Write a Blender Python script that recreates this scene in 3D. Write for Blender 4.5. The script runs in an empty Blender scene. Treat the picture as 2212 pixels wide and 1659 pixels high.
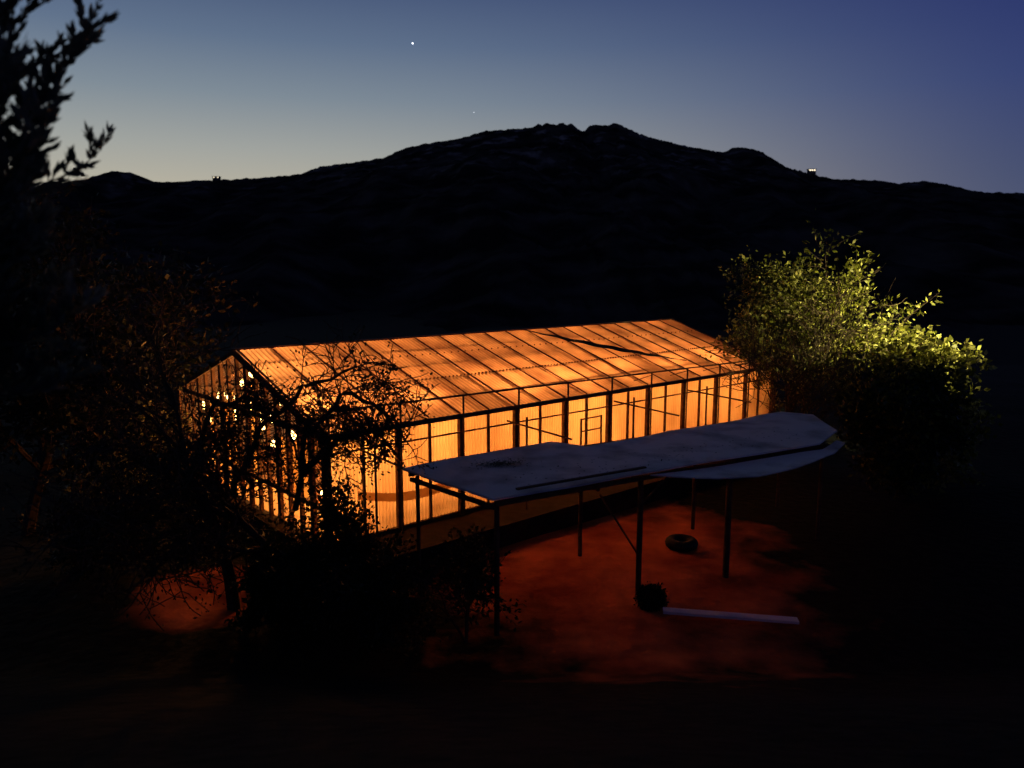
import bpy, bmesh, math, random
from mathutils import Vector, noise
import numpy as np

C = bpy.context
def lin(c):
    return tuple(((v/255)/12.92 if v/255 <= .04045 else ((v/255+.055)/1.055)**2.4) for v in c) + (1,)

# ------------------------------------------------------------------ materials
def new_mat(name):
    m = bpy.data.materials.new(name); m.use_nodes = True
    nt = m.node_tree; nt.nodes.clear()
    out = nt.nodes.new('ShaderNodeOutputMaterial')
    return m, nt, out
def N(nt, t, **kw):
    n = nt.nodes.new(t)
    for k, v in kw.items(): setattr(n, k, v)
    return n
def noisy_color(nt, c1, c2, scale, detail=4, lo=.35, hi=.65, vec=None):
    tc = N(nt, 'ShaderNodeTexCoord')
    no = N(nt, 'ShaderNodeTexNoise'); no.inputs['Scale'].default_value = scale; no.inputs['Detail'].default_value = detail
    src = tc.outputs['Object']
    if vec:
        mp = N(nt, 'ShaderNodeMapping'); mp.inputs['Scale'].default_value = vec
        nt.links.new(src, mp.inputs[0]); src = mp.outputs[0]
    nt.links.new(src, no.inputs['Vector'])
    r = N(nt, 'ShaderNodeValToRGB')
    r.color_ramp.elements[0].position = lo; r.color_ramp.elements[0].color = (*c1, 1)
    r.color_ramp.elements[1].position = hi; r.color_ramp.elements[1].color = (*c2, 1)
    nt.links.new(no.outputs['Fac'], r.inputs[0])
    return r.outputs[0], no.outputs['Fac']
def rough(name, c1, c2, scale=4, roughness=.8, bump=.0, metallic=0, spec=.3, vec=None, lo=.35, hi=.65):
    m, nt, out = new_mat(name)
    b = N(nt, 'ShaderNodeBsdfPrincipled')
    col, f = noisy_color(nt, c1, c2, scale, vec=vec, lo=lo, hi=hi)
    nt.links.new(col, b.inputs['Base Color'])
    b.inputs['Roughness'].default_value = roughness; b.inputs['Metallic'].default_value = metallic
    b.inputs['Specular IOR Level'].default_value = spec
    if bump:
        bp = N(nt, 'ShaderNodeBump'); bp.inputs['Strength'].default_value = bump; bp.inputs['Distance'].default_value = .05
        nt.links.new(f, bp.inputs['Height']); nt.links.new(bp.outputs[0], b.inputs['Normal'])
    nt.links.new(b.outputs[0], out.inputs[0])
    return m
def leafmat(name, c1, c2, trans=.4, scale=1.2):
    m, nt, out = new_mat(name)
    col, f = noisy_color(nt, c1, c2, scale)
    d = N(nt, 'ShaderNodeBsdfPrincipled'); d.inputs['Roughness'].default_value = .55
    d.inputs['Specular IOR Level'].default_value = .25
    t = N(nt, 'ShaderNodeBsdfTranslucent')
    nt.links.new(col, d.inputs['Base Color']); nt.links.new(col, t.inputs['Color'])
    mx = N(nt, 'ShaderNodeMixShader'); mx.inputs[0].default_value = trans
    nt.links.new(d.outputs[0], mx.inputs[1]); nt.links.new(t.outputs[0], mx.inputs[2])
    nt.links.new(mx.outputs[0], out.inputs[0])
    return m
def emit(name, col, s):
    m, nt, out = new_mat(name)
    e = N(nt, 'ShaderNodeEmission'); e.inputs[0].default_value = (*col, 1); e.inputs[1].default_value = s
    nt.links.new(e.outputs[0], out.inputs[0]); return m
def panel(name, c_dirty, c_clean, vec, scale=1.0, ribs=0, ribmin=.6):
    m, nt, out = new_mat(name)
    col, f = noisy_color(nt, c_dirty, c_clean, scale, detail=6, lo=.3, hi=.7, vec=vec)
    if ribs:   # dark stripes painted in as the shading of the corrugation ribs
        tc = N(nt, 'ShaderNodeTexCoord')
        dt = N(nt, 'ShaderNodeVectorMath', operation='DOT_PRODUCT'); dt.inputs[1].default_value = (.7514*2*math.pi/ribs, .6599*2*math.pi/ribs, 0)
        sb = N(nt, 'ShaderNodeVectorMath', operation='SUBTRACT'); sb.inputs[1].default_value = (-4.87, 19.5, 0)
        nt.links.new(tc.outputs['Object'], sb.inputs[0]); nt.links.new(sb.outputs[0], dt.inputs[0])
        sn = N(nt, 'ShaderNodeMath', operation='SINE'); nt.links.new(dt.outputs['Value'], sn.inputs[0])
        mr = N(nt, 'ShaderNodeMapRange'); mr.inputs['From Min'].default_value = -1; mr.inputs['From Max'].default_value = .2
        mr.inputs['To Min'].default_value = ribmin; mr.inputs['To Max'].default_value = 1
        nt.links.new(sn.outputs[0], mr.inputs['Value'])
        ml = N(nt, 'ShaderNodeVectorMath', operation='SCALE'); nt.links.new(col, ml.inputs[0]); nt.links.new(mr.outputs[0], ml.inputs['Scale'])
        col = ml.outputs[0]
    t = N(nt, 'ShaderNodeBsdfTranslucent'); nt.links.new(col, t.inputs[0])
    d = N(nt, 'ShaderNodeBsdfDiffuse'); d.inputs[0].default_value = (.30, .24, .16, 1)
    mx = N(nt, 'ShaderNodeMixShader'); mx.inputs[0].default_value = .25
    nt.links.new(t.outputs[0], mx.inputs[1]); nt.links.new(d.outputs[0], mx.inputs[2])
    nt.links.new(mx.outputs[0], out.inputs[0]); return m

PR = .155; PW = .109
M = {}
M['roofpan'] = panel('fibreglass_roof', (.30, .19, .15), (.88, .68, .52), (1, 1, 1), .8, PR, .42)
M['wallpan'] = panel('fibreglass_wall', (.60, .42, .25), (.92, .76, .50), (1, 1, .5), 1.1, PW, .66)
M['gablepan'] = panel('fibreglass_gable', (.6, .44, .25), (.95, .80, .53), (1, 1, .5), 1.1)
M['frame'] = rough('weathered_steel', (.05, .028, .018), (.11, .06, .035), 6, .8, .2)
M['wood'] = rough('dark_timber', (.07, .035, .02), (.15, .075, .04), 5, .85, .3)
M['black'] = rough('shade_cloth', (.008, .007, .006), (.02, .016, .013), 8, .9)
M['plinth'] = rough('shadow_dark_plinth', (.012, .009, .007), (.03, .02, .015), 3, .95, .4)  # near-black colour carries the shadow band at the foot of the wall
M['floor'] = rough('greenhouse_floor', (.22, .13, .08), (.35, .22, .14), 3, .9)
M['sheet'] = rough('painted_sheet_roof', (.42, .37, .32), (.80, .73, .65), 1.1, .85, .2, lo=.3, hi=.55)
M['pvc'] = rough('white_board', (.82, .80, .8), (.93, .91, .91), 3, .5)
M['bark'] = rough('bark', (.03, .02, .014), (.07, .05, .035), 9, .9, .4)
M['leafdark'] = leafmat('leaf_dark', (.008, .015, .006), (.024, .034, .012), .12)
M['leafgreen'] = leafmat('leaf_green', (.06, .072, .008), (.17, .18, .022), .45, .8)
M['leaflight'] = leafmat('leaf_light', (.18, .19, .045), (.42, .41, .13), .4)
M['leafgrey'] = leafmat('leaf_grey', (.05, .065, .045), (.17, .19, .15), .4)
M['bulb'] = emit('bulb_glow', (1, .55, .16), 16)
M['rubber'] = rough('rubber', (.01, .01, .01), (.02, .02, .02), 6, .7)

# ------------------------------------------------------------------ mesh builder
class MB:
    def __init__(s): s.v = []; s.f = []; s.m = []
    def tube(s, p0, p1, r0, r1, k=6, mi=0, cap=False):
        p0 = Vector(p0); p1 = Vector(p1); d = (p1-p0)
        if d.length < 1e-6: return
        d.normalize()
        a = d.orthogonal().normalized(); b = d.cross(a)
        i = len(s.v)
        for p, r in ((p0, r0), (p1, r1)):
            for j in range(k):
                t = 2*math.pi*j/k
                s.v.append(p+a*(r*math.cos(t))+b*(r*math.sin(t)))
        for j in range(k):
            s.f.append((i+j, i+(j+1) % k, i+k+(j+1) % k, i+k+j)); s.m.append(mi)
        if cap:
            s.f.append(tuple(i+j for j in range(k))[::-1]); s.m.append(mi)
            s.f.append(tuple(i+k+j for j in range(k))); s.m.append(mi)
    def beam(s, p0, p1, w, h, mi=0):
        p0 = Vector(p0); p1 = Vector(p1); d = (p1-p0).normalized()
        if abs(d.z) > .95: sd = U.copy()
        else: sd = d.cross(Vector((0, 0, 1))).normalized()
        up = sd.cross(d).normalized()
        i = len(s.v)
        for p in (p0, p1):
            for x, y in ((-1, -1), (1, -1), (1, 1), (-1, 1)):
                s.v.append(p+sd*(x*w/2)+up*(y*h/2))
        for f in ((0, 1, 2, 3), (7, 6, 5, 4), (0, 4, 5, 1), (1, 5, 6, 2), (2, 6, 7, 3), (3, 7, 4, 0)):
            s.f.append(tuple(i+q for q in f)); s.m.append(mi)
    def prism(s, pts, z0, z1, mi=0):
        n = len(pts); i = len(s.v)
        for z in (z0, z1):
            for p in pts: s.v.append(Vector((p[0], p[1], z)))
        for j in range(n):
            s.f.append((i+j, i+(j+1) % n, i+n+(j+1) % n, i+n+j)); s.m.append(mi)
        s.f.append(tuple(i+j for j in range(n))[::-1]); s.m.append(mi)
        s.f.append(tuple(i+n+j for j in range(n))); s.m.append(mi)
    def leaf(s, p, d, side, L, w, mi=0):
        i = len(s.v)
        s.v += [p, p+d*(L*.45)+side*w*.5, p+d*L, p+d*(L*.45)-side*w*.5]
        s.f.append((i, i+1, i+2, i+3)); s.m.append(mi)
    def grid(s, fn, us, vs, mi=0):
        i = len(s.v); nu = len(us)
        for v in vs:
            for u in us: s.v.append(Vector(fn(u, v)))
        for b in range(len(vs)-1):
            for a in range(nu-1):
                s.f.append((i+b*nu+a, i+b*nu+a+1, i+(b+1)*nu+a+1, i+(b+1)*nu+a)); s.m.append(mi)
    def obj(s, name, mats, parent=None, smooth=False):
        me = bpy.data.meshes.new(name)
        me.from_pydata([tuple(v) for v in s.v], [], s.f)
        for m in mats: me.materials.append(m)
        me.polygons.foreach_set('material_index', s.m)
        if smooth: me.polygons.foreach_set('use_smooth', [True]*len(s.f))
        me.update()
        o = bpy.data.objects.new(name, me); C.collection.objects.link(o)
        if parent: o.parent = parent
        return o
def empty(name):
    o = bpy.data.objects.new(name, None); C.collection.objects.link(o); return o

# ------------------------------------------------------------------ camera
cam = bpy.data.cameras.new('camera'); camo = bpy.data.objects.new('camera', cam); C.collection.objects.link(camo)
camo.location = (0, 0, 0); camo.rotation_euler = (math.radians(90-8.56), 0, 0)
cam.sensor_width = 36; cam.lens = 1661/2212*36
cam.clip_start = .1; cam.clip_end = 12000
cam.dof.use_dof = True; cam.dof.focus_distance = 26; cam.dof.aperture_fstop = .6
C.scene.camera = camo
C.scene.view_settings.view_transform = 'Standard'
C.scene.view_settings.look = 'None'
C.scene.view_settings.exposure = 0

# ------------------------------------------------------------------ sky
w = bpy.data.worlds.new('World'); C.scene.world = w; w.use_nodes = True
nt = w.node_tree; nt.nodes.clear()
out = N(nt, 'ShaderNodeOutputWorld'); bg = N(nt, 'ShaderNodeBackground')
tc = N(nt, 'ShaderNodeTexCoord'); sep = N(nt, 'ShaderNodeSeparateXYZ'); nt.links.new(tc.outputs['Generated'], sep.inputs[0])
def ramp(stops):
    r = N(nt, 'ShaderNodeValToRGB'); e = r.color_ramp.elements
    while len(e) < len(stops): e.new(.5)
    for k, (p, c) in enumerate(stops): e[k].position = p; e[k].color = lin(c)
    nt.links.new(sep.outputs['Z'], r.inputs[0]); return r
RL = ramp([(0, (192, 178, 150)), (.09, (184, 178, 160)), (.14, (162, 165, 160)), (.2, (128, 141, 152)), (.26, (97, 115, 140)), (.33, (68, 85, 120)), (.5, (36, 45, 72)), (1, (22, 25, 38))])
RR = ramp([(0, (84, 90, 112)), (.1, (68, 78, 112)), (.2, (52, 65, 114)), (.31, (39, 49, 104)), (.5, (24, 29, 56)), (1, (16, 18, 31))])
fl = N(nt, 'ShaderNodeVectorMath', operation='MULTIPLY'); fl.inputs[1].default_value = (1, 1, 0); nt.links.new(tc.outputs['Generated'], fl.inputs[0])
nm = N(nt, 'ShaderNodeVectorMath', operation='NORMALIZE'); nt.links.new(fl.outputs[0], nm.inputs[0])
dt = N(nt, 'ShaderNodeVectorMath', operation='DOT_PRODUCT'); dt.inputs[1].default_value = (math.sin(math.radians(-34)), math.cos(math.radians(-34)), 0); nt.links.new(nm.outputs[0], dt.inputs[0])
mr = N(nt, 'ShaderNodeMapRange', interpolation_type='SMOOTHSTEP'); mr.inputs['From Min'].default_value = .33; mr.inputs['From Max'].default_value = 1.04
nt.links.new(dt.outputs['Value'], mr.inputs['Value'])
mx = N(nt, 'ShaderNodeMix', data_type='RGBA')
nt.links.new(mr.outputs[0], mx.inputs['Factor']); nt.links.new(RR.outputs[0], mx.inputs['A']); nt.links.new(RL.outputs[0], mx.inputs['B'])
nt.links.new(mx.outputs['Result'], bg.inputs[0]); bg.inputs[1].default_value = 1.0
nt.links.new(bg.outputs[0], out.inputs[0])

# ------------------------------------------------------------------ terrain
YARD = -8.0
def sst(a, b, x):
    t = max(0, min(1, (x-a)/(b-a))); return t*t*(3-2*t)
def gz(x, y):
    z = YARD
    if y < 14.2: z += (14.2-max(y, -6))*.455
    z -= 22*sst(42, 240, y)
    r = math.hypot(x, y-20)
    z += noise.noise(Vector((x*.25, y*.25, 0)))*.22*(1 if y < 13 or r > 14 else .25)
    z += noise.noise(Vector((x*.03, y*.03, 5)))*2.2*sst(18, 50, r)
    return z
mb = MB()
xs = [-5000, -3000, -1800, -1000, -500, -250, -140, -90, -60] + [-45+i*.9 for i in range(101)] + [60, 90, 140, 250, 500, 1000, 1800, 3000, 5000]
ys = [-400, -150, -60, -25] + [-12+i*.8 for i in range(90)] + [66, 75, 90, 115, 150, 200, 260, 400, 800, 1500, 3000, 6000]
mb.grid(lambda u, v: (u, v, gz(u, v)), xs, ys)
m, nt2, o2 = new_mat('ground_lit_soil_and_grass')
b = N(nt2, 'ShaderNodeBsdfPrincipled'); b.inputs['Roughness'].default_value = .95; b.inputs['Specular IOR Level'].default_value = .1
lit_soil, f = noisy_color(nt2, (.34, .065, .025), (.88, .24, .08), .5, 6)
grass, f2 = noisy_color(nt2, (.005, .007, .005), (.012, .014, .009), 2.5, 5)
tc2 = N(nt2, 'ShaderNodeTexCoord')
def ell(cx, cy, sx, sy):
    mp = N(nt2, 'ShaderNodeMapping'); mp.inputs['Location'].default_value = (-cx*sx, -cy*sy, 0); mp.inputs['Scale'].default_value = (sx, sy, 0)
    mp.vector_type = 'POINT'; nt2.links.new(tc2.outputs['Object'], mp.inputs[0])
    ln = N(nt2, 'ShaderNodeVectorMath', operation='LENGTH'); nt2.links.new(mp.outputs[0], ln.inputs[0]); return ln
e1 = ell(2.9, 20.2, .185, .125); e2 = ell(-7.7, 18.0, .5, .5)  # red yard soil, its patches outlined to paint in the pools of light
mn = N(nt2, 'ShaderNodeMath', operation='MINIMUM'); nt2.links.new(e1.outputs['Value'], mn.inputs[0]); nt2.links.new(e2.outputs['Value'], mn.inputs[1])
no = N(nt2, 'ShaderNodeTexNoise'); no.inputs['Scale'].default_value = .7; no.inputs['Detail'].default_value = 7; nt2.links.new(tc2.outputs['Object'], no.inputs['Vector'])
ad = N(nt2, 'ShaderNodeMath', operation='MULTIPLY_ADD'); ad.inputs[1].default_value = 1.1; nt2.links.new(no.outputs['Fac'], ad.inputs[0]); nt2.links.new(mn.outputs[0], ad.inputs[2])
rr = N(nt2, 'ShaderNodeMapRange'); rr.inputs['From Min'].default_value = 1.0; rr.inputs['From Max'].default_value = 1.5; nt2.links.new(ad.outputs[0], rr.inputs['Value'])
mm = N(nt2, 'ShaderNodeMix', data_type='RGBA'); nt2.links.new(rr.outputs[0], mm.inputs['Factor']); nt2.links.new(lit_soil, mm.inputs['A']); nt2.links.new(grass, mm.inputs['B'])
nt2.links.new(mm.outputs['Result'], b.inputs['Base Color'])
bp = N(nt2, 'ShaderNodeBump'); bp.inputs['Strength'].default_value = .6; bp.inputs['Distance'].default_value = .15
nz = N(nt2, 'ShaderNodeTexNoise'); nz.inputs['Scale'].default_value = 3; nz.inputs['Detail'].default_value = 8; nt2.links.new(tc2.outputs['Object'], nz.inputs['Vector'])
nt2.links.new(nz.outputs['Fac'], bp.inputs['Height']); nt2.links.new(bp.outputs[0], b.inputs['Normal'])
nt2.links.new(b.outputs[0], o2.inputs[0])
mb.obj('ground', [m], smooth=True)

# mountain
prof = [(-2500, 120), (-1144, 129), (-969, 134), (-881, 151), (-829, 160), (-759, 182), (-728, 179), (-689, 161), (-575, 165.5), (-478, 169), (-399, 177), (-356, 192), (-303, 198), (-242, 207), (-198, 226), (-137, 237), (-93, 243), (-49, 256), (12, 260), (40, 263), (52, 268), (90, 267), (113, 266), (131, 255), (145, 264), (160, 268), (178, 266), (192, 271), (214, 263), (240, 250), (328, 228), (398, 217), (424, 226), (459, 222), (490, 199), (538, 183), (608, 168), (696, 165), (731, 159), (783, 164), (827, 157), (853, 143), (969, 142), (1221, 134), (2500, 110)]
px_ = [p[0] for p in prof]; ph = [p[1] for p in prof]
def mz(x, y):
    h = float(np.interp(x, px_, ph))
    t = (y-260)/(1500-260)
    if y <= 1500:
        k = max(0, t)**1.55
    else: k = 1-.55*sst(1500, 2400, y)
    z = -40+(h+40)*k
    mid = 4*max(0, t)*(1-t) if t < 1 else 0
    rid = 1-abs(noise.noise(Vector((x*.006, y*.002, 3))))*2
    z += (rid-.6)*26*mid
    z += noise.fractal(Vector((x*.012, y*.008, 1)), 1, 2, 4)*13*mid
    ja = 2.0+4.0*max(0, noise.noise(Vector((x*.01, 9, 0))))+2.5*math.exp(-((x-110)/120)**2)
    z += (noise.fractal(Vector((x*.08, y*.08, 2)), .6, 2, 4))*ja
    return z
mb = MB()
mxs = [-3000, -2500, -2000, -1500]+[-1250+i*3.6 for i in range(695)]+[1500, 2000, 2500, 3000]
mys = [240, 260, 300]+[350+i*38 for i in range(22)]+[1180+i*12 for i in range(29)]+[1580, 1700, 1900, 2200, 2500, 3200]
mb.grid(lambda u, v: (u, v, mz(u, v)), mxs, mys)
m, nt3, o3 = new_mat('scrub_hillside')
b = N(nt3, 'ShaderNodeBsdfPrincipled'); b.inputs['Roughness'].default_value = .95; b.inputs['Specular IOR Level'].default_value = 0
c_a, f_a = noisy_color(nt3, (.014, .015, .015), (.075, .07, .066), .02, 8, .4, .7)
c_b, f_b = noisy_color(nt3, (0, 0, 0), (1, 1, 1), .03, 9, .55, .72)
tcm = N(nt3, 'ShaderNodeTexCoord'); spm = N(nt3, 'ShaderNodeSeparateXYZ'); nt3.links.new(tcm.outputs['Object'], spm.inputs[0])
mrm = N(nt3, 'ShaderNodeMapRange'); mrm.inputs['From Min'].default_value = 90; mrm.inputs['From Max'].default_value = 230; nt3.links.new(spm.outputs['Z'], mrm.inputs['Value'])
mlt = N(nt3, 'ShaderNodeMath', operation='MULTIPLY'); nt3.links.new(c_b, mlt.inputs[0]); nt3.links.new(mrm.outputs[0], mlt.inputs[1])
mxm = N(nt3, 'ShaderNodeMix', data_type='RGBA'); nt3.links.new(mlt.outputs[0], mxm.inputs['Factor']); nt3.links.new(c_a, mxm.inputs['A']); mxm.inputs['B'].default_value = (.32, .29, .27, 1)
nt3.links.new(mxm.outputs['Result'], b.inputs['Base Color']); nt3.links.new(b.outputs[0], o3.inputs[0])
M['mount'] = m
mb.obj('mountain', [M['mount']], smooth=True)

# ridge houses + stars
def ridge_house(x, y, z, s, power):
    e = empty('hill_house')
    q = MB(); q.prism([(x-7*s, y-3), (x+7*s, y-3), (x+7*s, y+5), (x-7*s, y+5)], z-6, z+2.6*s, 0)
    q.prism([(x-8*s, y-4), (x+8*s, y-4), (x+8*s, y+6), (x-8*s, y+6)], z+2.6*s, z+3.2*s, 0)
    q.obj('walls_and_roof', [M['mount']], e)
    q = MB()
    for k in (-1, 0, 1):
        if k == 0 and s < 1: continue
        cx = x+k*4.2*s
        q.prism([(cx-1.3*s, y-3.3), (cx+1.3*s, y-3.3), (cx+1.3*s, y-3.05), (cx-1.3*s, y-3.05)], z+.2, z+1.9*s)
    q.obj('lit_windows', [emit('house_window', (1, .85, .6), power)], e)
ridge_house(-553, 1480, 167, .9, 1.6)
ridge_house(560, 1480, 180, 1.0, 2.6)
def star(x, y, z, r, s):
    me = bpy.data.meshes.new('star'); bm = bmesh.new(); bmesh.ops.create_icosphere(bm, subdivisions=2, radius=r); bm.to_mesh(me); bm.free()
    me.materials.append(emit('starlight', (.85, .9, 1), s))
    o = bpy.data.objects.new('star', me); o.location = (x, y, z); C.collection.objects.link(o)
star(-980, 8000, 2194, 7, 4)
star(-380, 8000, 1540, 3.6, 1.5)

# ------------------------------------------------------------------ greenhouse
O = Vector((-4.87, 19.5, 0)); U = Vector((.7514, .6599, 0)).normalized(); NO = Vector((U.y, -U.x, 0))
L = 21.8; W = 11.0; ZE = -4.27; ZR = -2.52; ZB = -7.25
def P(a, b, z): 
    v = O+U*a+NO*b; return Vector((v.x, v.y, z))
gh = empty('greenhouse')
def roofz(b): # b 0..-W
    t = 1-abs(b+W/2)/(W/2); return ZE+(ZR-ZE)*t
def usteps(p): n = int(L/p*8); return [i*L/n for i in range(n+1)]
usR = usteps(PR); usW = usteps(PW)
def corr(a, p): return math.sin(2*math.pi*a/p)
mb = MB()
vsF = [0.12-i*(W/2+.12)/14 for i in range(15)]
rng = random.Random(3); offs = [rng.uniform(-.012, .012) for _ in range(30)]
def rf(u, v):
    wob = noise.noise(Vector((u*.6, v*.8, 0)))*.03+offs[int(u/1.09)]
    return P(u, v, (roofz(min(v, 0)) - max(v, 0)*.32)+corr(u, PR)*.035+wob)
mb.grid(rf, usR, vsF)
vsB = [-W/2-i*(W/2)/8 for i in range(9)]
mb.grid(rf, usR, vsB)
mb.obj('roof', [M['roofpan']], gh, True)
mb = MB()
mb.grid(lambda u, v: P(u, corr(u, PW)*.022+.012*math.sin(v*3+u), v), usW, [ZB+.0+i*(ZE-.06-ZB)/8 for i in range(9)])
mb.grid(lambda u, v: P(u, -W+corr(u, PW)*.02, v), usW[::4], [ZB, ZE])
mb.obj('long_walls', [M['wallpan']], gh, True)
# far gable
mb = MB()
vs_ = [-W+k*W/12 for k in range(13)]
mb.grid(lambda u, v: P(L, u, ZB+(roofz(u)-.05-ZB)*v), vs_, [0, .5, 1])
mb.obj('far_gable', [M['gablepan']], gh)
# near gable: slats + a few panels, upper part open lattice
mb = MB()
mb.grid(lambda u, v: P(.03, u, ZB+(v)*(1.0)), [-W+k*W/60 for k in range(61)], [0, 1])
rng = random.Random(5)
b_ = -W+.1
while b_ < -.2:
    wd = rng.uniform(.35, .6)
    if rng.random() < .28:
        z0 = ZB+1.0; z1 = roofz(b_+wd/2)-.15-rng.choice([.5, .9, 1.2])
        if z1 > z0: mb.prism([P(.03, b_, 0)[:2], P(.03, b_+wd, 0)[:2], P(.04, b_+wd, 0)[:2], P(.04, b_, 0)[:2]], z0, z1)
    b_ += wd+.05
mb.obj('near_gable_panels', [M['gablepan']], gh)
mb = MB()
nb = 16
for k in range(nb+1):
    b = -W+k*W/nb
    wdt = .20 if k % 3 == 0 else .12
    mb.prism([P(-.08, b-wdt/2, 0)[:2], P(-.08, b+wdt/2, 0)[:2], P(.02, b+wdt/2, 0)[:2], P(.02, b-wdt/2, 0)[:2]], ZB-.05, roofz(b)-.1)
for z in (ZB+1.0, ZE-.02):
    mb.beam(P(-.1, -W, z), P(-.1, 0, z), .08, .12)
mb.beam(P(-.1, -W-.1, ZE-.1), P(-.1, -W/2, ZR-.06), .10, .14)
mb.beam(P(-.1, .12, ZE-.1), P(-.1, -W/2, ZR-.06), .10, .14)
mb.obj('near_gable_studs', [M['wood']], gh)
# frame of long front wall
mb = MB()
nB = 20
for k in range(nB+1):
    a = k*L/nB
    thick = (k % 2 == 0)
    wd = .13 if thick else .07
    mb.beam(P(a, .1 if thick else .075, ZB-.1), P(a, .1 if thick else .075, ZE-.1), wd, wd)
mb.beam(P(-.15, .13, ZE-.04), P(L+.1, .13, ZE-.04), .12, .12)
mb.beam(P(-.1, .06, ZB-.04), P(L, .06, ZB-.04), .12, .14)
mb.beam(P(0, .19, ZE-.5), P(L, .19, ZE-.52), .04, .045)
mb.obj('wall_frame', [M['wood']], gh)
# roof battens/rafters/purlins
mb = MB()
for k in range(nB+1):
    a = k*L/nB
    mb.beam(P(a, .1, ZE+.035), P(a, -W/2, ZR+.055), .026 if k % 2 else .042, .04)
    mb.beam(P(a, 0, ZE-.10), P(a, -W/2, ZR-.10), .05, .08)
    mb.beam(P(a, -W, ZE-.10), P(a, -W/2, ZR-.10), .05, .08)
for b in (-1.1, -2.25, -3.4, -4.55):
    mb.beam(P(0, b, roofz(b)-.085), P(L, b, roofz(b)-.085), .09, .05)
mb.beam(P(-.15, -W/2, ZR+.05), P(L+.1, -W/2, ZR+.05), .16, .05)
mb.obj('roof_battens', [M['wood']], gh)
mb = MB()
for b in (-2.25, -4.0):
    a = 0
    while a < L:
        p = P(a, b, roofz(b)+.03); mb.tube(p, p+Vector((0, 0, .045)), .034, .02, 5, cap=True); a += PR*1.0 if b > -3 else PR*2
mb.obj('roof_fixings', [M['wood']], gh)
# shade cloth strip across roof
mb = MB()
def strip(u, v):
    a = 11.7+u*5.5; b = -5.4+4.2*(u**1.05)
    wdd = .05+.42*math.sin(math.pi*min(1, u*1.02))**1.2
    a += (v-.5)*wdd*.9; b -= (v-.5)*wdd*.5
    b += .3*math.sin(u*math.pi)
    return P(a, b, roofz(b)+.095+.015*math.sin(u*40+v*6))
mb.grid(strip, [i/40 for i in range(41)], [i/5 for i in range(6)])
mb.obj('shade_cloth_strip', [M['black']], gh, True)
# pipe rail standing above the eave
mb = MB()
def rz(a): return -3.62-.012*a
for k in range(11):
    a = k*L/10
    mb.tube(P(a, .26, ZB-.4), P(a, .26, rz(a)), .03, .03, 8)
    if k > 5: mb.tube(P(a, .26, rz(a)-.1), P(a-.35, -.3, ZE+.15), .015, .015, 5)
mb.tube(P(0, .26, rz(0)), P(L, .26, rz(L)), .028, .028, 8)
mb.obj('pipe_rail', [M['frame']], gh)
# outrigger pipes toward the shelter
mb = MB()
for a, z in ((.9, -4.75), (6.2, -4.7), (11.2, -4.65), (15.5, -4.7)):
    mb.tube(P(a, .1, z), P(a, 2.9, z-.12), .03, .03, 6)
    mb.tube(P(a, 1.0, z+.25), P(a, 1.0, -8.0), .035, .035, 6)
mb.tube(P(1.0, .2, -3.75), P(1.9, .8, -5.2), .045, .03, 6)
mb.obj('outrigger_pipes', [M['frame']], gh)
# screen door frame
mb = MB()
for a in (9.3, 10.3):
    mb.beam(P(a, .32, ZB), P(a, .32, -5.0), .05, .05)
for z in (-5.03, -5.45, -6.2, -7.2):
    mb.beam(P(9.33, .32, z), P(10.27, .32, z), .04, .04)
mb.obj('door', [M['wood']], gh)
# sagging net hung along the front wall
mb = MB()
mb.grid(lambda u, v: P(.9+u*4.6, .045, -5.75-.75*math.sin(math.pi*min(1, u*.9+.12))*.7-v*(.22+.12*u)), [i/24 for i in range(25)], [0, 1])
mb.obj('sagging_shade_net', [panel('shade_net', (.28, .16, .07), (.42, .27, .13), (1, 1, 1), 3)], gh)
# plinth / deck
mb = MB()
mb.prism([P(-.4, -W-.3, 0)[:2], P(L+.4, -W-.3, 0)[:2], P(L+.4, 1.7, 0)[:2], P(-.4, 1.7, 0)[:2]], -8.6, ZB-.08)
mb.obj('plinth', [M['plinth']], gh)
mb = MB()
mb.prism([P(.1, -W+.1, 0)[:2], P(L-.1, -W+.1, 0)[:2], P(L-.1, -.1, 0)[:2], P(.1, -.1, 0)[:2]], ZB-.079, ZB-.04)
mb.obj('floor', [M['floor']], gh)
# growing tables with plants inside
mb = MB(); rng = random.Random(2)
for b in (-1.6, -5.2, -8.6):
    mb.prism([P(1.6, b-.6, 0)[:2], P(L-1, b-.6, 0)[:2], P(L-1, b+.6, 0)[:2], P(1.6, b+.6, 0)[:2]], ZB+.7, ZB+.78)
    for k in range(9):
        for s_ in (-.5, .5):
            a = 1.8+k*2.3; mb.beam(P(a, b+s_, ZB-.04), P(a, b+s_, ZB+.7), .07, .07)
mb.obj('growing_tables', [M['wood']], gh)
mb = MB()
for k in range(1800):
    b = rng.choice((-1.6, -5.2, -8.6))+rng.uniform(-.55, .55); a = rng.uniform(1.7, L-1.1); z = ZB+.78+rng.random()**2*.5
    d = Vector((rng.uniform(-1, 1), rng.uniform(-1, 1), rng.uniform(.2, 1))).normalized()
    mb.leaf(P(a, b, z), d, d.orthogonal().normalized(), .16, .08)
mb.obj('seedlings', [M['leafgreen']], gh)
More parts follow.
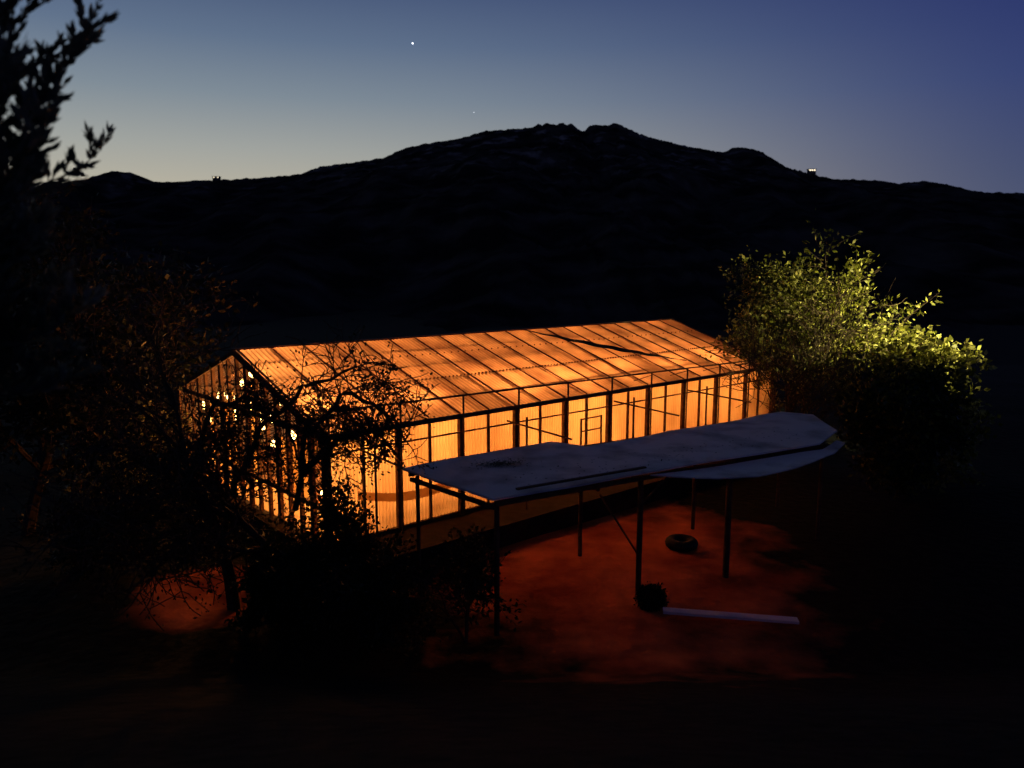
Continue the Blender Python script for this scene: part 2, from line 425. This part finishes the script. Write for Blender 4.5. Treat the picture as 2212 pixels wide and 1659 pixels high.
# lamps
def plight(name, loc, power, col, r=.08, parent=None):
    l = bpy.data.lights.new(name, 'POINT'); l.energy = power; l.color = col; l.shadow_soft_size = r
    o = bpy.data.objects.new(name, l); o.location = loc; C.collection.objects.link(o)
    if parent: o.parent = parent
mbulb = MB(); rng = random.Random(8)
LC = (1, .335, .07)
for k in range(7):
    for b in (-1.9, -5.4, -9.0):
        a = 1.6+k*3.1+rng.uniform(-.4, .4)
        z = -4.9 if b != -5.4 else -4.8
        p = P(a, b, z)
        mbulb.tube(p+Vector((0, 0, .12)), P(a, b, roofz(b)-.12), .01, .01, 4)
        plight('grow_lamp', p, rng.uniform(260, 330) if b == -1.9 else (400 if k == 0 else 180), LC, .1, gh)
mbulb.obj('lamp_cords', [M['black']], gh)
mb = MB()
for a, b, z in ((.6, -8.6, -4.3), (.5, -5.3, -4.6), (.7, -5.9, -4.9), (.5, -5.0, -4.85), (.6, -3.9, -3.95), (.8, -9.3, -4.6), (.6, -4.5, -5.4), (.5, -7.5, -4.25), (.6, -1.2, -6.2), (.6, -6.6, -3.7), (.6, -5.8, -3.3), (.7, -8.0, -4.8), (.6, -6.1, -4.4), (.6, -3.2, -4.9), (.5, -10.1, -4.9), (.5, -9.6, -5.3), (.5, -7.1, -5.0), (.5, -4.2, -4.5)):
    p = P(a, b, z)
    for q in range(4):
        z0 = -.14+q*.07; r = [.05, .13, .14, .09, .03]
        mb.tube(p+Vector((0, 0, z0)), p+Vector((0, 0, z0+.07)), r[q], r[q+1], 8)
mb.obj('festoon_bulbs', [M['bulb']], gh)

# ------------------------------------------------------------------ open shelter in front
sh = empty('shelter')
def sheet(name, pts, zf, th, mat, seed):
    bm = bmesh.new()
    vs = [bm.verts.new((x, y, zf(x, y))) for x, y in pts]
    bm.faces.new(vs); bmesh.ops.triangulate(bm, faces=bm.faces[:])
    bmesh.ops.subdivide_edges(bm, edges=bm.edges[:], cuts=7, use_grid_fill=True)
    for v in bm.verts:
        v.co.z += noise.noise(Vector((v.co.x*.5, v.co.y*.5, seed)))*.05
    r = bmesh.ops.extrude_face_region(bm, geom=bm.faces[:])
    for g in r['geom']:
        if isinstance(g, bmesh.types.BMVert): g.co.z -= th
    bmesh.ops.recalc_face_normals(bm, faces=bm.faces[:])
    me = bpy.data.meshes.new(name); bm.to_mesh(me); bm.free(); me.materials.append(mat)
    o = bpy.data.objects.new(name, me); C.collection.objects.link(o); o.parent = sh
sheet('roof_sheet', [(-2.66, 18.2), (-.4, 15.65), (3.5, 18.0), (8.6, 21.0), (9.75, 22.6), (9.95, 25.0), (9.1, 25.6), (2.0, 20.45), (1.09, 21.1)], lambda x, y: -4.8, .05, M['sheet'], 1)
sheet('front_flap', [(3.3, 17.84), (4.9, 17.72), (5.9, 17.95), (7.2, 18.9), (8.8, 20.5), (9.7, 21.9), (9.6, 22.25), (8.65, 20.94)], lambda x, y: -4.90-.03*max(0, x-3.5)*.6, .03, M['sheet'], 4)
mb = MB()
mb.beam((.1, 16.1, -4.72), (3.2, 17.95, -4.72), .09, .04)
mb.beam((-2.5, 18.1, -4.93), (9.2, 25.3, -4.93), .08, .12)
mb.beam((-.35, 15.8, -4.96), (9.2, 21.9, -5.1), .08, .1)
for t in (0, .25, .5, .75, 1):
    a_ = Vector((-2.45, 18.1, -5.06)).lerp(Vector((9.1, 25.3, -5.06)), t); b_ = Vector((-.35, 15.85, -5.06)).lerp(Vector((9.1, 21.6, -5.12)), t)
    mb.beam(a_, b_, .07, .1)
mb.obj('roof_beams', [M['wood']], sh)
mb = MB()
for x, y, r in ((-.33, 15.95, .06), (3.12, 18.05, .07), (5.6, 19.2, .085), (9.1, 22, .06), (-2.3, 18.15, .05), (1.9, 20.6, .06), (5.6, 22.9, .06), (9.0, 25.2, .06)):
    mb.tube((x, y, -8.1), (x, y, -5.0), r, r, 8)
mb.tube((3.12, 18.05, -7.0), (2.2, 18.6, -5.6), .025, .025, 6)
mb.tube((3.12, 18.05, -5.7), (3.9, 18.5, -5.05), .03, .03, 6)
mb.obj('posts', [M['frame']], sh)

mb = MB(); rng = random.Random(4)
for k in range(620):
    r = abs(rng.gauss(0, .5)); t = rng.random()*6.283
    x = -.3+.75*r*math.cos(t)+.3*r*math.sin(t); y = 18.5+.5*r*math.sin(t)
    if k > 500: x = rng.uniform(-.2, 8.5); y = 16.3+.6*x+rng.uniform(0, 1.5)
    d = Vector((rng.uniform(-1, 1), rng.uniform(-1, 1), rng.uniform(-.1, .15))).normalized()
    mb.leaf(Vector((x, y, -4.775+rng.random()*.015)), d, d.cross(Vector((0, 0, 1))).normalized(), .07, .045)
mb.obj('fallen_leaves', [M['leafdark']])

mb = MB()
A = Vector((3.48, 16.75, -7.80)); B = Vector((6.45, 16.35, -7.86))
mb.beam(A, B, .24, .06)
mb.obj('white_board', [M['pvc']])
def torus(name, c, R, r, mat):
    mb = MB()
    mb.grid(lambda u, v: (c[0]+(R+r*math.cos(v))*math.cos(u), c[1]+(R+r*math.cos(v))*math.sin(u), c[2]+r*math.sin(v)), [i*2*math.pi/28 for i in range(29)], [i*2*math.pi/12 for i in range(13)])
    mb.obj(name, [mat], smooth=True)
torus('tyre', (4.9, 21.3, -7.85), .32, .15, M['rubber'])

# ------------------------------------------------------------------ vegetation
def rdir(rng, zmin=-1): 
    while True:
        v = Vector((rng.uniform(-1, 1), rng.uniform(-1, 1), rng.uniform(zmin, 1)))
        if .05 < v.length < 1: return v.normalized()
def grow(mb, rng, p, d, ln, r, lv, kids, tips, up=.12, jit=.25, seg=4, rmin=.006):
    for s in range(seg):
        d = (d+rdir(rng)*jit+Vector((0, 0, up))).normalized()
        q = p+d*(ln/seg); r1 = max(rmin, r*(1-.5/seg))
        mb.tube(p, q, r, r1, 6 if lv > 1 else 4 if lv > 0 else 3, 0)
        p = q; r = r1
        if lv > 0 and s >= 1:
            for _ in range(kids[lv] if s < seg-1 else kids[lv]+1):
                side = rdir(rng); cd = (d*.55+side*.8).normalized()
                grow(mb, rng, p, cd, ln*rng.uniform(.5, .75), max(rmin, r*.62), lv-1, kids, tips, up, jit, seg, rmin)
        if lv == 0: tips.append((p, d))
def tree(name, base, h, seed, trunk=.14, lv=3, kids=(0, 2, 2, 2), leafmats=('leafdark',), per=3, ls=.14, lw=.5, lean=(0, 0, 1), up=.1, jit=.25, spread=.22, frac=.5, stems=1, seg=4, rmin=.006, limbs=()):
    rng = random.Random(seed); mb = MB(); tips = []
    for s in range(stems):
        d = Vector(lean).normalized() if stems == 1 else (Vector(lean)+rdir(rng, 0)*.7).normalized()
        grow(mb, rng, Vector(base), d, h*frac*(1 if stems == 1 else rng.uniform(.7, 1.1)), trunk, lv, kids, tips, up, jit, seg, rmin)
    for pts in limbs:
        pts = [Vector(p) for p in pts]; n = len(pts)
        for k in range(n-1):
            r0 = .06*(1-k/n)+.015; r1 = .06*(1-(k+1)/n)+.015
            prev = pts[k]
            for t in range(1, 5):
                q = pts[k].lerp(pts[k+1], t/4)+rdir(rng)*.07
                mb.tube(prev, q, r0+(r1-r0)*(t-1)/4, r0+(r1-r0)*t/4, 6)
                for _ in range(3):
                    dd = ((pts[k+1]-pts[k]).normalized()*.4+rdir(rng)).normalized()
                    grow(mb, rng, q, dd, rng.uniform(.5, 1.1), .016, 1, (0, 2), tips, .02, .4, 4, rmin)
                prev = q
    nm = len(leafmats)
    for p, d in tips:
        clump = noise.noise(p*.9)
        n = per if clump > -.15 else max(0, int(per*.4))
        for _ in range(n):
            q = p+rdir(rng)*rng.random()*spread
            dd = (rdir(rng)+d*.6).normalized(); sd = dd.cross(rdir(rng)).normalized()
            l = ls*rng.uniform(.6, 1.3)
            mb.leaf(q, dd, sd, l, l*lw, 1+rng.randrange(nm))
    return mb.obj(name, [M['bark']]+[M[x] for x in leafmats])

# twiggy trees in front of the near gable
tree('oak_tree', (-6.6, 17.3, -8.1), 6.6, 11, .17, 3, (0, 3, 2, 2), ('leafdark',), 1, .10, .55, (-.1, 0, 1), .03, .38, .25, .52, seg=4, rmin=.011,
     limbs=[[(-6.65, 17.4, -5.6), (-7.3, 17.5, -4.2), (-6.9, 17.5, -3.1), (-6.0, 17.5, -3.0), (-5.15, 17.4, -3.7), (-4.85, 17.3, -4.5)],
            [(-6.6, 17.4, -5.4), (-7.9, 17.7, -4.3), (-9.0, 17.8, -4.6)],
            [(-6.5, 17.3, -5.2), (-5.8, 17.0, -3.7), (-4.6, 16.9, -2.6), (-3.4, 16.9, -2.2)]])
tree('oak_tree', (-4.9, 16.8, -8.1), 6.8, 23, .13, 3, (0, 3, 3, 2), ('leafdark',), 2, .09, .55, (.06, .1, 1), .04, .38, .25, .52, seg=4, rmin=.011,
     limbs=[[(-4.9, 16.8, -5.4), (-4.6, 16.7, -3.7), (-3.7, 16.6, -2.7), (-2.9, 16.6, -3.0), (-2.3, 16.6, -3.8)], [(-4.7, 16.8, -4.6), (-3.9, 16.7, -3.7), (-2.9, 16.7, -3.6)]])
# shrubs around the near corner
tree('shrub', (-3.9, 17.6, -8.05), 2.4, 5, .04, 2, (0, 3, 3), ('leafdark',), 5, .13, .55, (0, 0, 1), .05, .3, .2, .6, stems=5)
tree('shrub', (-5.3, 16.4, -7.9), 2.0, 6, .04, 2, (0, 3, 3), ('leafdark',), 6, .13, .55, (0, 0, 1), .05, .3, .2, .6, stems=6)
tree('shrub', (-10.6, 19.5, -7.9), 2.4, 7, .04, 2, (0, 3, 3), ('leafdark',), 5, .13, .55, (0, 0, 1), .05, .3, .2, .6, stems=5)
tree('shrub', (-13.0, 26.2, -8.0), 2.9, 8, .04, 2, (0, 3, 3), ('leaflight', 'leafgreen'), 5, .13, .55, (0, 0, 1), .05, .3, .2, .6, stems=5)
tree('shrub', (-1.0, 15.6, -8.0), 2.2, 9, .03, 2, (0, 2, 3), ('leafdark',), 3, .11, .55, (0, 0, 1), .05, .3, .2, .6, stems=4)
tree('shrub', (-3.2, 15.2, -7.7), 1.8, 19, .03, 2, (0, 2, 3), ('leafdark',), 4, .11, .55, (0, 0, 1), .05, .3, .2, .6, stems=5)
tree('shrub', (3.3, 17.4, -8.05), .55, 21, .012, 2, (0, 2, 3), ('leafdark',), 5, .07, .55, (0, 0, 1), .03, .3, .07, .6, stems=6)
# dark trees on the left
tree('oak_tree', (-14.8, 22.5, -8.2), 9.0, 31, .2, 3, (0, 3, 3, 2), ('leafdark',), 4, .22, .6, (0, 0, 1), .05, .3, .35, .5)
tree('oak_tree', (-19, 30, -8.5), 11.5, 32, .22, 3, (0, 3, 3, 2), ('leafdark',), 4, .26, .6, (0, 0, 1), .05, .3, .4, .5)
# lit tree right
tree('pepper_tree', (12.7, 34.4, -8.2), 9.1, 41, .2, 3, (0, 3, 3, 3), ('leafgreen', 'leafgreen', 'leaflight'), 5, .21, .5, (-.06, 0, 1), .05, .28, .45, .5)
# bare twig tree at far corner
tree('bare_tree', (11.2, 30.6, -8), 7.5, 43, .07, 3, (0, 2, 2, 2), ('leafgreen',), 1, .07, .5, (.05, 0, 1), .16, .2, .1, .5, stems=3, rmin=.012)
# bushy trees right foreground
tree('citrus_tree', (13.9, 26.6, -8.2), 4.8, 51, .13, 3, (0, 3, 3, 3), ('leafdark', 'leafdark', 'leafgreen'), 5, .2, .6, (0, 0, 1), .03, .3, .35, .5)
tree('citrus_tree', (16.4, 29.0, -8.2), 6.0, 52, .13, 3, (0, 3, 3, 3), ('leafgreen', 'leaflight'), 4, .22, .65, (.08, 0, 1), .02, .3, .35, .5)

# floodlight on a pole to the right, lighting the trees
fl_ = empty('flood_lamp')
lp = Vector((22.0, 22.5, .6)); tgt = Vector((15.4, 31.5, -2.4))
mb = MB(); mb.tube((22.4, 22.3, -8.5), (22.4, 22.3, .8), .05, .04, 8)
mb.tube(lp+Vector((.35, -.1, .03)), lp+Vector((.08, -.02, 0)), .06, .17, 12, cap=True)
mb.obj('post_and_housing', [M['frame']], fl_)
l = bpy.data.lights.new('flood_beam', 'SPOT'); l.energy = 50000; l.color = (1, .82, .34); l.spot_size = math.radians(42); l.spot_blend = .9; l.shadow_soft_size = .1
o = bpy.data.objects.new('flood_beam', l); o.location = lp; o.rotation_euler = (tgt-lp).to_track_quat('-Z', 'Y').to_euler(); C.collection.objects.link(o); o.parent = fl_

# near pine at the left edge
def near_pine():
    rng = random.Random(77); mb = MB()
    base = Vector((-5.0, 6.4, -6)); top = Vector((-4.8, 6.5, 4.5))
    mb.tube(base, top, .16, .08, 8)
    for k in range(84):
        t = rng.uniform(.45, 1.0); p = base.lerp(top, t)
        d = Vector((rng.uniform(.3, 1), rng.uniform(-.5, .7), rng.uniform(-.15, .4))).normalized()
        ln = rng.uniform(.8, 1.85)
        if p.z > 1.5: ln *= .88
        if p.z < .2: ln *= .7
        prev = p
        for s in range(10):
            d = (d+rdir(rng)*.16+Vector((0, 0, .09))).normalized(); q = prev+d*ln/10
            mb.tube(prev, q, .022*(1-s/12), .022*(1-(s+1)/12), 4); prev = q
            if s > 2:
                for _ in range(3):
                    sd = (d*.5+rdir(rng)*.7+Vector((0, 0, .6))).normalized(); ll = rng.uniform(.12, .3)
                    e = q+sd*ll; mb.tube(q, e, .006, .004, 3)
                    for _ in range(11):
                        z = q.lerp(e, rng.random()); dd = (sd+rdir(rng)*.4).normalized()
                        mb.leaf(z, dd, dd.cross(rdir(rng)).normalized(), rng.uniform(.09, .17), .042, 1)
    mb.obj('pine_tree', [M['bark'], M['leafgrey']])
near_pine()
